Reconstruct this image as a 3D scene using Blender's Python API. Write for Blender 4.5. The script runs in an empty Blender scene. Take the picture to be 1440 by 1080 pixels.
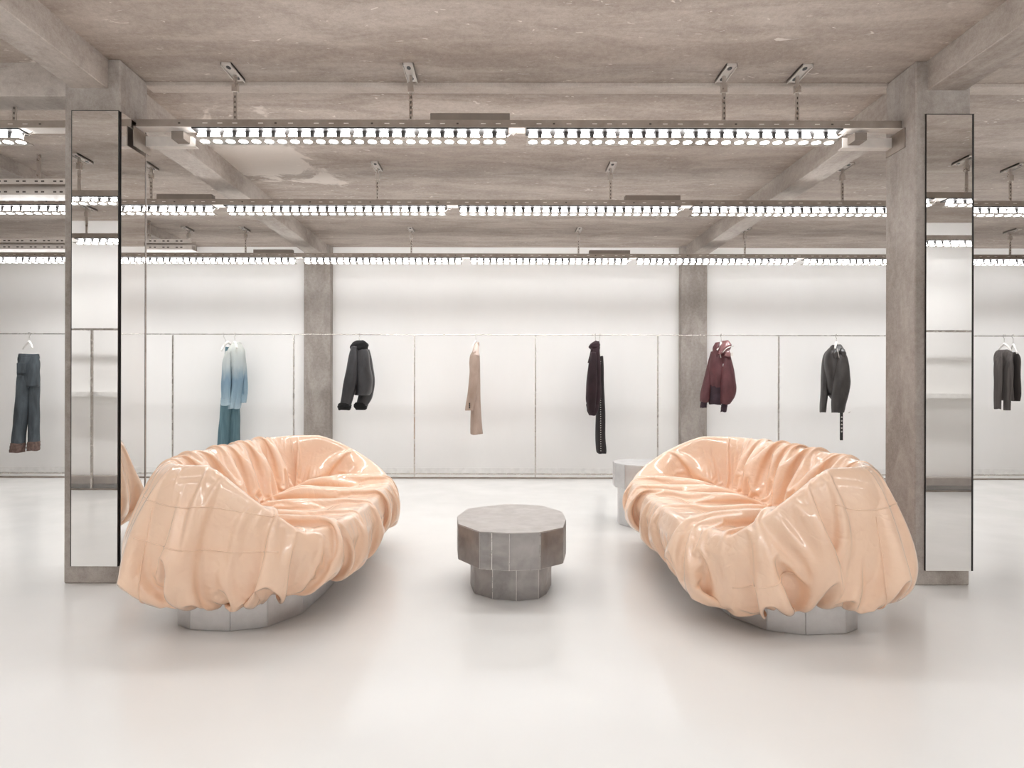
import bpy, bmesh, math, random
import numpy as np

random.seed(7)
sc = bpy.context.scene
COL = sc.collection
CAM_H = 1.1
F = 900.0            # focal length in pixels of the 1440 x 1080 frame

# ------------------------------------------------------------------ camera
cam_d = bpy.data.cameras.new('camera')
cam = bpy.data.objects.new('camera', cam_d)
COL.objects.link(cam)
cam.location = (0, 0, CAM_H)
cam.rotation_euler = (math.radians(90), math.radians(-0.13), 0)
cam_d.sensor_width = 36.0
cam_d.lens = 36.0 * F / 1440.0
cam_d.shift_x = 18.0 / 1440.0
cam_d.shift_y = 7.0 / 1440.0
cam_d.clip_start = 0.02
sc.camera = cam

# ------------------------------------------------------------------ world, exposure
w = bpy.data.worlds.new('world')
sc.world = w
w.use_nodes = True
w.node_tree.nodes['Background'].inputs[0].default_value = (1.0, 0.97, 0.94, 1)
w.node_tree.nodes['Background'].inputs[1].default_value = 0.05
sc.view_settings.view_transform = 'Standard'
sc.view_settings.look = 'None'
sc.view_settings.gamma = 1
sc.view_settings.use_curve_mapping = False
sc.view_settings.exposure = 0.56
LED_STRENGTH = 9.0
CUP_STRENGTH = 17.0
BAR_WATTS = 7.0            # light of one LED bar
BAR_SPREAD = 136.0          # beam width of the bars in degrees
LED_COL = (0.965, 0.985, 1.0)
sc.cycles.use_denoising = True
sc.cycles.max_bounces = 7
sc.cycles.diffuse_bounces = 5
sc.cycles.glossy_bounces = 4
sc.cycles.use_adaptive_sampling = False
sc.cycles.sample_clamp_indirect = 8.0
sc.cycles.caustics_reflective = False
sc.cycles.caustics_refractive = False


# ------------------------------------------------------------------ materials
def lin(r, g, b):
    out = []
    for c in (r, g, b):
        c /= 255.0
        out.append(c / 12.92 if c <= 0.04045 else ((c + 0.055) / 1.055) ** 2.4)
    return (*out, 1.0)


def new_mat(name):
    m = bpy.data.materials.new(name)
    m.use_nodes = True
    nt = m.node_tree
    return m, nt, nt.nodes['Principled BSDF']


def node(nt, t, **kw):
    n = nt.nodes.new(t)
    for k, v in kw.items():
        setattr(n, k, v)
    return n


def noise(nt, vec, scale, detail=4.0, rough=0.55, dist=0.0):
    n = node(nt, 'ShaderNodeTexNoise')
    n.inputs['Scale'].default_value = scale
    n.inputs['Detail'].default_value = detail
    n.inputs['Roughness'].default_value = rough
    n.inputs['Distortion'].default_value = dist
    nt.links.new(vec, n.inputs['Vector'])
    return n.outputs['Fac']


def coords(nt, scale=(1, 1, 1), loc=(0, 0, 0), kind='Object'):
    tc = node(nt, 'ShaderNodeTexCoord')
    mp = node(nt, 'ShaderNodeMapping')
    mp.inputs['Scale'].default_value = scale
    mp.inputs['Location'].default_value = loc
    nt.links.new(tc.outputs[kind], mp.inputs['Vector'])
    return mp.outputs['Vector']


def ramp(nt, fac, stops):
    r = node(nt, 'ShaderNodeValToRGB')
    cr = r.color_ramp
    while len(cr.elements) < len(stops):
        cr.elements.new(0.5)
    for e, (p, c) in zip(cr.elements, stops):
        e.position = p
        e.color = c if len(c) == 4 else (*c, 1)
    nt.links.new(fac, r.inputs['Fac'])
    return r.outputs['Color']


def mixc(nt, fac, a, b, mode='MIX'):
    m = node(nt, 'ShaderNodeMix', data_type='RGBA', blend_type=mode)
    for sock, v in ((m.inputs['Factor'], fac), (m.inputs['A'], a), (m.inputs['B'], b)):
        pass
    ins = [i for i in m.inputs if i.enabled]
    fac_s = m.inputs[0]
    a_s, b_s = m.inputs[6], m.inputs[7]
    for s, v in ((fac_s, fac), (a_s, a), (b_s, b)):
        if hasattr(v, 'is_output'):
            nt.links.new(v, s)
        else:
            s.default_value = v
    return m.outputs[2]


def math_n(nt, op, a, b=None, c=None):
    m = node(nt, 'ShaderNodeMath', operation=op)
    for i, v in enumerate((a, b, c)):
        if v is None:
            continue
        if hasattr(v, 'is_output'):
            nt.links.new(v, m.inputs[i])
        else:
            m.inputs[i].default_value = v
    return m.outputs[0]


def bump(nt, bsdf, height, strength, dist=0.01):
    b = node(nt, 'ShaderNodeBump')
    b.inputs['Strength'].default_value = strength
    b.inputs['Distance'].default_value = dist
    nt.links.new(height, b.inputs['Height'])
    nt.links.new(b.outputs['Normal'], bsdf.inputs['Normal'])


def plain(name, col, rough=0.6, metal=0.0, coat=0.0, spec=0.5):
    m, nt, b = new_mat(name)
    v = coords(nt)
    n = noise(nt, v, 14.0, 3)
    c0 = tuple(x * 0.93 for x in col[:3]) + (1,)
    c1 = tuple(min(1, x * 1.06) for x in col[:3]) + (1,)
    nt.links.new(ramp(nt, n, [(0.3, c0), (0.7, c1)]), b.inputs['Base Color'])
    b.inputs['Roughness'].default_value = rough
    b.inputs['Metallic'].default_value = metal
    b.inputs['Coat Weight'].default_value = coat
    b.inputs['Specular IOR Level'].default_value = spec
    return m


def concrete(name, base, dark, light, streak=(0.35, 1.3, 1.0), specks=True, patch=False, rough=0.75):
    m, nt, b = new_mat(name)
    v = coords(nt)
    vs = coords(nt, scale=streak)
    big = noise(nt, vs, 1.1, 5, 0.6, 0.4)
    mid = noise(nt, vs, 4.5, 6, 0.65, 0.6)
    fine = noise(nt, v, 34.0, 5, 0.7)
    grain = noise(nt, v, 150.0, 2, 0.6)
    c = ramp(nt, big, [(0.30, dark), (0.52, base), (0.72, light)])
    c = mixc(nt, 0.65, c, ramp(nt, mid, [(0.40, dark), (0.50, base), (0.62, light)]))
    c = mixc(nt, 0.28, c, ramp(nt, fine, [(0.34, dark), (0.62, light)]))
    c = mixc(nt, 0.12, c, ramp(nt, grain, [(0.3, (0.02, 0.018, 0.015, 1)), (0.7, light)]))
    if patch:
        # scraped lighter area of old plaster beside the left beam
        tc = node(nt, 'ShaderNodeTexCoord')
        sep = node(nt, 'ShaderNodeSeparateXYZ')
        nt.links.new(tc.outputs['Object'], sep.inputs[0])
        dx = math_n(nt, 'MULTIPLY', math_n(nt, 'ADD', sep.outputs[0], 1.85), 1.5)
        dy = math_n(nt, 'MULTIPLY', math_n(nt, 'SUBTRACT', sep.outputs[1], 5.15), 0.95)
        d = math_n(nt, 'SQRT', math_n(nt, 'ADD', math_n(nt, 'MULTIPLY', dx, dx), math_n(nt, 'MULTIPLY', dy, dy)))
        d = math_n(nt, 'ADD', d, math_n(nt, 'MULTIPLY', math_n(nt, 'SUBTRACT', noise(nt, v, 2.6, 6, 0.62, 0.8), 0.5), 2.4))
        mask = ramp(nt, d, [(0.50, (.85, .85, .85, 1)), (0.66, (0, 0, 0, 1))])
        c = mixc(nt, mask, c, lin(214, 204, 195))
    if specks:
        sp = noise(nt, coords(nt, scale=(0.6, 1.4, 1)), 19.0, 2, 0.5, 1.2)
        c = mixc(nt, ramp(nt, sp, [(0.70, (0, 0, 0, 1)), (0.735, (0.8, 0.8, 0.8, 1))]), c, lin(222, 214, 206))
        st = noise(nt, coords(nt, scale=(0.5, 2.4, 1)), 3.4, 5, 0.7, 1.6)
        c = mixc(nt, ramp(nt, st, [(0.64, (0, 0, 0, 1)), (0.74, (0.6, 0.6, 0.6, 1))]), c, lin(214, 205, 196))
    nt.links.new(c, b.inputs['Base Color'])
    b.inputs['Roughness'].default_value = rough
    b.inputs['Specular IOR Level'].default_value = 0.35
    h = math_n(nt, 'ADD', math_n(nt, 'MULTIPLY', mid, 0.6), math_n(nt, 'MULTIPLY', fine, 0.4))
    bump(nt, b, h, 0.35, 0.012)
    return m


M = {}
M['ceiling'] = concrete('ceiling_concrete', lin(171, 158, 148), lin(146, 132, 122), lin(196, 184, 174), patch=True)
M['concrete'] = concrete('column_concrete', lin(164, 155, 148), lin(136, 126, 118), lin(188, 180, 173),
                         streak=(1.2, 1.2, 0.45), specks=False)
M['beam'] = concrete('beam_concrete', lin(172, 161, 152), lin(146, 134, 125), lin(196, 187, 179), streak=(1, 0.4, 1), specks=False)
M['rib'] = concrete('rib_concrete', lin(196, 184, 174), lin(176, 163, 152), lin(212, 202, 193), specks=False)

# white wall paint
m, nt, b = new_mat('wall_paint')
n = noise(nt, coords(nt, scale=(1, 1, 0.4)), 1.3, 4)
nt.links.new(ramp(nt, n, [(0.3, lin(243, 241, 238)), (0.7, lin(248, 246, 244))]), b.inputs['Base Color'])
b.inputs['Roughness'].default_value = 0.6
bump(nt, b, noise(nt, coords(nt), 90, 3), 0.04, 0.004)
M['wall'] = m

# poured white resin floor
m, nt, b = new_mat('resin_floor')
n = noise(nt, coords(nt), 0.9, 4)
nt.links.new(ramp(nt, n, [(0.3, lin(222, 220, 217)), (0.7, lin(228, 226, 223))]), b.inputs['Base Color'])
n2 = noise(nt, coords(nt), 2.3, 5)
nt.links.new(ramp(nt, n2, [(0.3, (0.17, 0.17, 0.17, 1)), (0.7, (0.255, 0.255, 0.255, 1))]), b.inputs['Roughness'])
b.inputs['Specular IOR Level'].default_value = 0.5
bump(nt, b, noise(nt, coords(nt), 5.0, 2), 0.03, 0.01)
M['floor'] = m

# peach vinyl
m, nt, b = new_mat('peach_vinyl')
n = noise(nt, coords(nt), 5.0, 4)
nt.links.new(ramp(nt, n, [(0.3, lin(234, 198, 170)), (0.7, lin(240, 207, 180))]), b.inputs['Base Color'])
b.inputs['Roughness'].default_value = 0.28
b.inputs['Coat Weight'].default_value = 0.9
b.inputs['Coat Roughness'].default_value = 0.07
b.inputs['Specular IOR Level'].default_value = 0.5
fine = math_n(nt, 'ADD', noise(nt, coords(nt), 17.0, 3, 0.5, 0.8), math_n(nt, 'MULTIPLY', noise(nt, coords(nt), 420.0, 2), 0.10))
cr1 = math_n(nt, 'ABSOLUTE', math_n(nt, 'SUBTRACT', noise(nt, coords(nt), 5.5, 2, 0.45, 1.4), 0.5))
cr2 = math_n(nt, 'ABSOLUTE', math_n(nt, 'SUBTRACT', noise(nt, coords(nt, loc=(3, 1, 2)), 11.0, 2, 0.45, 1.0), 0.5))
crease = math_n(nt, 'ADD', math_n(nt, 'MINIMUM', cr1, 0.10), math_n(nt, 'MULTIPLY', math_n(nt, 'MINIMUM', cr2, 0.08), 0.6))
h = math_n(nt, 'ADD', math_n(nt, 'MULTIPLY', fine, 0.10), math_n(nt, 'MULTIPLY', crease, 1.6))
bump(nt, b, h, 0.24, 0.03)
M['vinyl'] = m


def metal(name, c0, c1, rough, scale=(1, 1, 1), nscale=5.0, blot=True):
    m, nt, b = new_mat(name)
    v = coords(nt, scale=scale)
    n = noise(nt, v, nscale, 5, 0.6, 0.4)
    nt.links.new(ramp(nt, n, [(0.32, c0), (0.68, c1)]), b.inputs['Base Color'])
    b.inputs['Metallic'].default_value = 1.0
    n2 = noise(nt, v, nscale * 3, 4)
    nt.links.new(ramp(nt, n2, [(0.3, (rough * 0.75,) * 3), (0.7, (rough * 1.3,) * 3)]), b.inputs['Roughness'])
    bump(nt, b, noise(nt, coords(nt, scale=(scale[0] * 4, scale[1] * 4, scale[2])), 60, 3), 0.05, 0.004)
    return m


M['table_metal'] = metal('brushed_steel_plate', lin(150, 146, 144), lin(186, 182, 180), 0.5)
M['table_top'] = metal('brushed_steel_top', lin(176, 170, 166), lin(190, 185, 181), 0.5)
M['weld'] = metal('polished_weld', lin(214, 209, 206), lin(232, 228, 226), 0.3)
M['alu'] = metal('brushed_aluminium', lin(206, 204, 204), lin(226, 225, 225), 0.4)
M['steel'] = metal('rack_steel', lin(196, 190, 184), lin(214, 209, 204), 0.25)
M['rail'] = metal('galvanised_rail', lin(152, 141, 132), lin(172, 162, 153), 0.5)
M['rail_light'] = plain('rail_flange_paint', lin(214, 206, 199), 0.5)
M['bracket'] = metal('zinc_bracket', lin(190, 182, 175), lin(214, 207, 201), 0.3)
M['tray'] = plain('cable_tray_zinc', lin(206, 198, 191), 0.45, 0.3)
M['driver'] = plain('driver_case', lin(128, 117, 108), 0.5)
M['dark'] = plain('black_plastic', lin(30, 26, 24), 0.5)
M['plate'] = metal('lamp_plate', lin(170, 158, 147), lin(206, 197, 189), 0.3)
M['hole'] = plain('punched_hole', lin(74, 66, 60), 0.7)
M['slot'] = plain('slot_white', lin(236, 230, 224), 0.4)
M['hanger'] = plain('white_hanger', lin(244, 241, 236), 0.35)
M['shelf'] = plain('shelf_white', lin(240, 238, 235), 0.45)
M['plinth'] = plain('plinth_grey', lin(172, 163, 156), 0.5)

# mirror
m, nt, b = new_mat('mirror_silver')
n = noise(nt, coords(nt), 0.7, 2)
nt.links.new(ramp(nt, n, [(0.3, (0.86, 0.85, 0.84)), (0.7, (0.89, 0.88, 0.87))]), b.inputs['Base Color'])
b.inputs['Metallic'].default_value = 1.0
b.inputs['Roughness'].default_value = 0.015
M['mirror'] = m


def emit(name, col, strength):
    m, nt, b = new_mat(name)
    b.inputs['Base Color'].default_value = (0.9, 0.9, 0.9, 1)
    b.inputs['Emission Color'].default_value = (*col, 1)
    b.inputs['Emission Strength'].default_value = strength
    return m


M['led'] = emit('led_lens', LED_COL, LED_STRENGTH)
M['cup'] = emit('frosted_cup', LED_COL, CUP_STRENGTH)


def cloth(name, c0, c1, rough=0.8, coat=0.0, scale=(1, 1, 0.5), nscale=9.0):
    m, nt, b = new_mat(name)
    n = noise(nt, coords(nt, scale=scale), nscale, 5, 0.6, 0.3)
    nt.links.new(ramp(nt, n, [(0.32, c0), (0.68, c1)]), b.inputs['Base Color'])
    b.inputs['Roughness'].default_value = rough
    b.inputs['Coat Weight'].default_value = coat
    b.inputs['Coat Roughness'].default_value = 0.25
    bump(nt, b, noise(nt, coords(nt), 60, 3), 0.15, 0.004)
    return m


M['jean_dark'] = cloth('charcoal_denim', lin(52, 57, 62), lin(84, 92, 98), scale=(1.4, 1, 0.3))
M['jean_cuff'] = cloth('brown_check_lining', lin(84, 66, 60), lin(120, 98, 90), nscale=40)
M['jean_teal'] = cloth('teal_blue_denim', lin(70, 98, 108), lin(104, 134, 143), scale=(2.2, 1, 0.2))
M['shearling'] = cloth('black_leather_hide', lin(30, 29, 31), lin(52, 51, 54), 0.42, 0.2)
M['fur'] = cloth('black_fur', lin(10, 10, 10), lin(24, 23, 23), 0.95, nscale=60)
M['trench'] = cloth('taupe_wool', lin(164, 142, 128), lin(182, 160, 147), 0.85)
M['trench_light'] = cloth('pale_taupe_lining', lin(206, 186, 175), lin(222, 204, 194), 0.8)
M['aubergine'] = cloth('aubergine_black_knit', lin(34, 20, 24), lin(54, 34, 40), 0.9)
M['trouser_black'] = cloth('black_trouser_cloth', lin(22, 17, 18), lin(38, 31, 32), 0.75)
M['bomber'] = cloth('burgundy_nylon', lin(74, 36, 40), lin(100, 54, 58), 0.62, 0.1)
M['bomber_shine'] = cloth('burgundy_leather', lin(112, 70, 72), lin(146, 100, 100), 0.3, 0.6)
M['bomber_rib'] = cloth('dark_burgundy_rib', lin(48, 34, 42), lin(64, 46, 54), 0.9)
M['biker'] = cloth('worn_black_leather', lin(36, 32, 31), lin(62, 57, 55), 0.42, 0.25)
M['biker_dark'] = cloth('black_leather_strap', lin(20, 18, 18), lin(32, 29, 29), 0.4, 0.2)
M['sweater'] = cloth('charcoal_rib_knit', lin(66, 60, 58), lin(92, 86, 83), 0.9, scale=(6, 6, 0.2))
M['sweater_dark'] = cloth('dark_brown_knit', lin(46, 40, 38), lin(64, 57, 54), 0.9, scale=(6, 6, 0.2))
M['zip'] = plain('metal_zip', lin(214, 208, 204), 0.3, 0.8)
M['tab'] = plain('grey_patch', lin(158, 150, 150), 0.5)

# ombre denim shirt: bleached shoulders, blue hem (dye of the garment)
m, nt, b = new_mat('ombre_denim')
tc = node(nt, 'ShaderNodeTexCoord')
sep = node(nt, 'ShaderNodeSeparateXYZ')
nt.links.new(tc.outputs['Object'], sep.inputs[0])
nz = noise(nt, coords(nt, scale=(1.6, 1, 0.4)), 7, 4)
zz = math_n(nt, 'ADD', sep.outputs[2], math_n(nt, 'MULTIPLY', math_n(nt, 'SUBTRACT', nz, 0.5), 0.35))
mr = node(nt, 'ShaderNodeMapRange')
nt.links.new(zz, mr.inputs['Value'])
mr.inputs['From Min'].default_value = 0.02
mr.inputs['From Max'].default_value = 0.78
nt.links.new(ramp(nt, mr.outputs[0], [(0.0, lin(168, 188, 198)), (0.22, lin(140, 165, 180)), (0.42, lin(124, 150, 168)),
                                      (0.62, lin(178, 188, 190)), (1.0, lin(196, 198, 192))]), b.inputs['Base Color'])
b.inputs['Roughness'].default_value = 0.85
M['shirt'] = m


# ------------------------------------------------------------------ mesh helpers
class MB:
    def __init__(self):
        self.v = []
        self.f = []

    def add(self, vs, fs):
        n = len(self.v)
        self.v += [tuple(p) for p in vs]
        self.f += [tuple(i + n for i in f) for f in fs]
        return self

    def box(self, x0, x1, y0, y1, z0, z1):
        vs = [(x, y, z) for z in (z0, z1) for y in (y0, y1) for x in (x0, x1)]
        return self.add(vs, [(0, 2, 3, 1), (4, 5, 7, 6), (0, 1, 5, 4), (2, 6, 7, 3), (0, 4, 6, 2), (1, 3, 7, 5)])

    def prism(self, poly, z0, z1):
        n = len(poly)
        vs = [(x, y, z0) for x, y in poly] + [(x, y, z1) for x, y in poly]
        fs = [tuple(reversed(range(n))), tuple(range(n, 2 * n))]
        fs += [(i, (i + 1) % n, n + (i + 1) % n, n + i) for i in range(n)]
        return self.add(vs, fs)

    def tube(self, pts, r, n=8, cap=True):
        pts = [np.array(p, float) for p in pts]
        rings = []
        for i, p in enumerate(pts):
            t = pts[min(i + 1, len(pts) - 1)] - pts[max(i - 1, 0)]
            t /= np.linalg.norm(t) + 1e-9
            up = np.array((0, 0, 1.0)) if abs(t[2]) < 0.9 else np.array((1.0, 0, 0))
            a = np.cross(t, up); a /= np.linalg.norm(a)
            c = np.cross(a, t)
            rr = r[i] if hasattr(r, '__len__') else r
            rings.append([p + rr * (math.cos(q) * a + math.sin(q) * c) for q in [2 * math.pi * k / n for k in range(n)]])
        vs = [v for rg in rings for v in rg]
        fs = []
        for i in range(len(pts) - 1):
            for k in range(n):
                k2 = (k + 1) % n
                fs.append((i * n + k, i * n + k2, (i + 1) * n + k2, (i + 1) * n + k))
        if cap:
            fs.append(tuple(reversed(range(n))))
            fs.append(tuple((len(pts) - 1) * n + k for k in range(n)))
        return self.add(vs, fs)

    def lathe(self, prof, n=14, cx=0, cy=0):
        m_ = len(prof)
        vs = [(cx + r * math.cos(2 * math.pi * k / n), cy + r * math.sin(2 * math.pi * k / n), z) for r, z in prof for k in range(n)]
        fs = []
        for i in range(m_ - 1):
            for k in range(n):
                k2 = (k + 1) % n
                fs.append((i * n + k, i * n + k2, (i + 1) * n + k2, (i + 1) * n + k))
        return self.add(vs, fs)

    def mesh(self, name, mat, smooth=False, off=(0, 0, 0), bevel=0):
        me = bpy.data.meshes.new(name)
        o = np.array(off)
        me.from_pydata([tuple(np.array(p) - o) for p in self.v], [], self.f)
        bm = bmesh.new(); bm.from_mesh(me)
        bmesh.ops.recalc_face_normals(bm, faces=bm.faces)
        if bevel:
            bmesh.ops.bevel(bm, geom=list(bm.edges), offset=bevel, segments=1, affect='EDGES', clamp_overlap=True)
        bm.to_mesh(me); bm.free()
        me.materials.append(M[mat] if isinstance(mat, str) else mat)
        if smooth:
            me.shade_smooth()
        me.update()
        return me

    def build(self, name, mat, parent=None, smooth=False, bevel=0, local=False):
        """link as one object; verts are world coordinates unless local=True (then relative to the parent)"""
        off = (0, 0, 0)
        if parent is not None and not local:
            p = parent
            off = np.zeros(3)
            while p is not None:
                off = off + np.array(p.location)
                p = p.parent
        return link(name, self.mesh(name, mat, smooth, off, bevel), parent)


def link(name, me, parent=None, loc=None):
    o = bpy.data.objects.new(name, me)
    COL.objects.link(o)
    if parent is not None:
        o.parent = parent
    if loc is not None:
        o.location = loc
    return o


def tag(o, label, cat=None, group=None, kind=None):
    o['label'] = label
    if cat:
        o['category'] = cat
    if group:
        o['group'] = group
    if kind:
        o['kind'] = kind
    return o


def empty(name, loc, label, cat, group=None):
    o = bpy.data.objects.new(name, None)
    COL.objects.link(o)
    o.location = loc
    o.empty_display_size = 0.1
    return tag(o, label, cat, group)


def struct(name, mb, mat, label, cat, bevel=0):
    o = mb.build(name, mat, None, bevel=bevel)
    return tag(o, label, cat, None, 'structure')


# ------------------------------------------------------------------ the room
XL, XR = -7.8, 8.0           # side walls
YB = 8.36                    # back wall
YF = 0.10                    # wall beside the camera, with an opening around it
CEIL = 2.95
struct('floor', MB().box(XL, XR, -1.8, YB + .2, -0.12, 0), 'floor', 'glossy white poured resin floor of the store', 'floor')
struct('ceiling', MB().box(XL, XR, -1.8, YB + .2, CEIL, CEIL + .15), 'ceiling', 'raw stained concrete ceiling above the whole store', 'ceiling')
struct('wall_back', MB().box(XL, XR, YB, YB + .2, 0, CEIL), 'wall', 'plain white wall behind the clothes rack with garments', 'wall')
struct('wall_left', MB().box(XL - .2, XL, -1.8, YB + .2, 0, CEIL), 'wall', 'plain white side wall beyond the mirrored column with two mirrors', 'wall')
struct('wall_right', MB().box(XR, XR + .2, -1.8, YB + .2, 0, CEIL), 'wall', 'plain white side wall beyond the column with one mirror', 'wall')
wf = MB().box(XL, -1.3, YF - .2, YF, 0, CEIL).box(1.3, XR, YF - .2, YF, 0, CEIL).box(-1.3, 1.3, YF - .2, YF, 2.6, CEIL)
struct('wall_front', wf, 'wall', 'white wall with wide opening facing the hanging garments', 'wall')
struct('wall_entrance', MB().box(-2.6, 2.6, -1.8, -1.6, 0, CEIL), 'wall', 'white wall behind the wide opening', 'wall')

# columns
CLX0, CLX1 = -2.448, -2.136
CRX0, CRX1 = 2.34, 2.648
CY0, CY1 = 3.60, 3.88
struct('column', MB().box(CLX0, CLX1, CY0, CY1, 0, CEIL), 'concrete', 'square concrete column with mirrors on its front and inner side', 'column', 0.006)
struct('column', MB().box(CRX0, CRX1, CY0, CY1, 0, CEIL), 'concrete', 'square concrete column with one mirror, rough bare inner side', 'column', 0.006)
struct('column', MB().box(-2.518, -2.176, 8.24, YB + .02, 0, CEIL), 'concrete', 'concrete pier in the white wall behind the black fur-collared jacket', 'column', 0.004)
struct('column', MB().box(2.343, 2.676, 8.24, YB + .02, 0, CEIL), 'concrete', 'mottled concrete pier in the white wall behind the burgundy bomber jacket', 'column', 0.004)

# beams
BZ = 2.785
struct('ceiling_beam', MB().box(-2.405, -2.205, -1.6, CY0 + .01, BZ, CEIL + .01), 'beam', 'concrete beam running into the front of the column with two mirrors', 'beam', 0.004)
struct('ceiling_beam', MB().box(-2.42, -2.22, CY1 - .01, 8.25, BZ, CEIL + .01), 'beam', 'concrete beam between the two-mirror column and the wall pier', 'beam', 0.004)
struct('ceiling_beam', MB().box(2.405, 2.62, -1.6, CY0 + .01, BZ, CEIL + .01), 'beam', 'concrete beam running into the front of the single-mirror column', 'beam', 0.004)
struct('ceiling_beam', MB().box(2.405, 2.605, CY1 - .01, 8.25, BZ, CEIL + .01), 'beam', 'concrete beam between the single-mirror column and the wall pier', 'beam', 0.004)
struct('ceiling_beam', MB().box(XL, CLX0 + .01, 3.64, 3.83, 2.76, CEIL + .01), 'beam', 'concrete cross beam between the two-mirror column and the side wall', 'beam', 0.004)
struct('ceiling_beam', MB().box(-4.15, -3.95, 3.83, YB, 2.84, CEIL + .01), 'beam', 'shallow concrete beam above the cable trays', 'beam', 0.004)
struct('ceiling_rib', MB().box(CLX1 - .01, XR, 3.865, 3.96, 2.925, CEIL + .01), 'rib', 'pale shallow concrete rib crossing the ceiling between the columns', 'beam', 0.006)


# ------------------------------------------------------------------ mirrors
def mirror(label, glass_box, frame_boxes, base):
    r = empty('wall_mirror', base, label, 'mirror', 'tall column mirrors')
    MB().box(*glass_box).build('mirror_glass', 'mirror', r)
    fb = MB()
    for f_ in frame_boxes:
        fb.box(*f_)
    fb.build('mirror_edge', 'dark', r)
    return r


MZ0, MZ1 = 0.10, 2.655
# front of left column
x0, x1 = -2.400, -2.140
mirror('tall frameless mirror on the front of the two-mirror column', (x0, x1, CY0 - .010, CY0 - .001, MZ0, MZ1),
       [(x0 - .003, x0, CY0 - .011, CY0, MZ0, MZ1), (x1, x1 + .004, CY0 - .011, CY0, MZ0, MZ1), (x0 - .003, x1 + .004, CY0 - .011, CY0, MZ1, MZ1 + .003)], (x0, CY0, MZ0))
# inner side of left column
mirror('tall narrow mirror on the inner side of the two-mirror column', (CLX1 + .001, CLX1 + .006, CY0 + .003, CY1 - .035, MZ0, MZ1),
       [(CLX1, CLX1 + .007, CY0, CY0 + .003, MZ0, MZ1), (CLX1, CLX1 + .007, CY1 - .035, CY1 - .033, MZ0, MZ1)], (CLX1, CY0 + .1, MZ0))
x0, x1 = 2.394, 2.650
mirror('tall frameless mirror on the front of the single-mirror column', (x0, x1, CY0 - .010, CY0 - .001, 0.085, 2.645),
       [(x0 - .0015, x0, CY0 - .011, CY0, .085, 2.645), (x1, x1 + .010, CY0 - .011, CY0 + .01, .085, 2.645), (x0 - .004, x1 + .010, CY0 - .011, CY0, 2.645, 2.649)], (x0, CY0, .085))


# ------------------------------------------------------------------ lighting rows
def perforated_plate_mesh():
    mb = MB()
    return mb


# lamp meshes shared by all fixtures
LZ = 2.562                   # underside of the lamp plates
lens_me = MB().add([(0.026 * math.cos(2 * math.pi * k / 16), 0.026 * math.sin(2 * math.pi * k / 16), 0) for k in range(16)],
                   [tuple(reversed(range(16)))]).mesh('led_lens', 'led')
# keep the disc's face pointing down
for p in lens_me.polygons:
    if p.normal.z > 0:
        lens_me.flip_normals()
        break
cup_me = MB().lathe([(0.031, 0.0), (0.029, 0.014), (0.019, 0.043)], 10).mesh('lamp_cup', 'cup', True)
clip_me = MB().box(-.011, .011, -.012, .012, 0.004, .042).mesh('black_clip', 'dark')
PITCH = 0.0762
FIX_L = 24 * PITCH


def light_bar(x0, y, label, group='LED light bars under the rails', n=24, power=1.0):
    L = n * PITCH
    r = empty('light_bar', (x0 + L / 2, y, LZ), label, 'light', group)
    MB().box(-L / 2, L / 2, -.035, .085, 0.0, 0.004).build('lamp_plate', 'plate', r, local=True)
    MB().box(-L / 2 - .005, L / 2 + .005, -.05, .05, 0.046, 0.054).build('top_channel', 'dark', r, local=True)
    for i in range(n):
        x = -L / 2 + (i + .5) * PITCH
        link('lamp_cup', cup_me, r, (x, 0.0, 0.005))
        link('led_lens', lens_me, r, (x, 0.030, -0.0015))
        if i and (i * 7 + int(y * 10)) % 5 != 1:
            link('black_clip', clip_me, r, (x - PITCH / 2, 0.0, 0.003))
    ld = bpy.data.lights.new('led_beam', 'AREA')
    ld.shape = 'RECTANGLE'; ld.size = L - .02; ld.size_y = .11
    ld.energy = BAR_WATTS * power; ld.color = LED_COL
    ld.spread = math.radians(BAR_SPREAD)
    lo = bpy.data.objects.new('led_beam', ld)
    COL.objects.link(lo); lo.parent = r; lo.location = (0, .030, -.004)
    # end wires
    MB().tube([(L / 2, 0, .02), (L / 2 + .02, -.02, .03), (L / 2 + .035, 0, .03), (L / 2 + .05, .0, .05)], .003, 5).build('end_wire', 'rail_light', r, local=True)
    return r


slot_me = MB().box(-.014, .014, -.002, .001, -.002, .002).mesh('slot', 'slot')
screw_me = MB().box(-.006, .006, -.002, .001, -.004, .004).mesh('rail_screw', 'hole')
plate_hole_me = MB().prism([(.012 * math.cos(k * math.pi / 5), .02 * math.sin(k * math.pi / 5)) for k in range(10)], -.0015, .0005).mesh('plate_hole', 'dark')
strap_hole_me = MB().box(-.003, .003, -.0015, .001, -.007, .007).mesh('strap_hole', 'hole')


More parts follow.
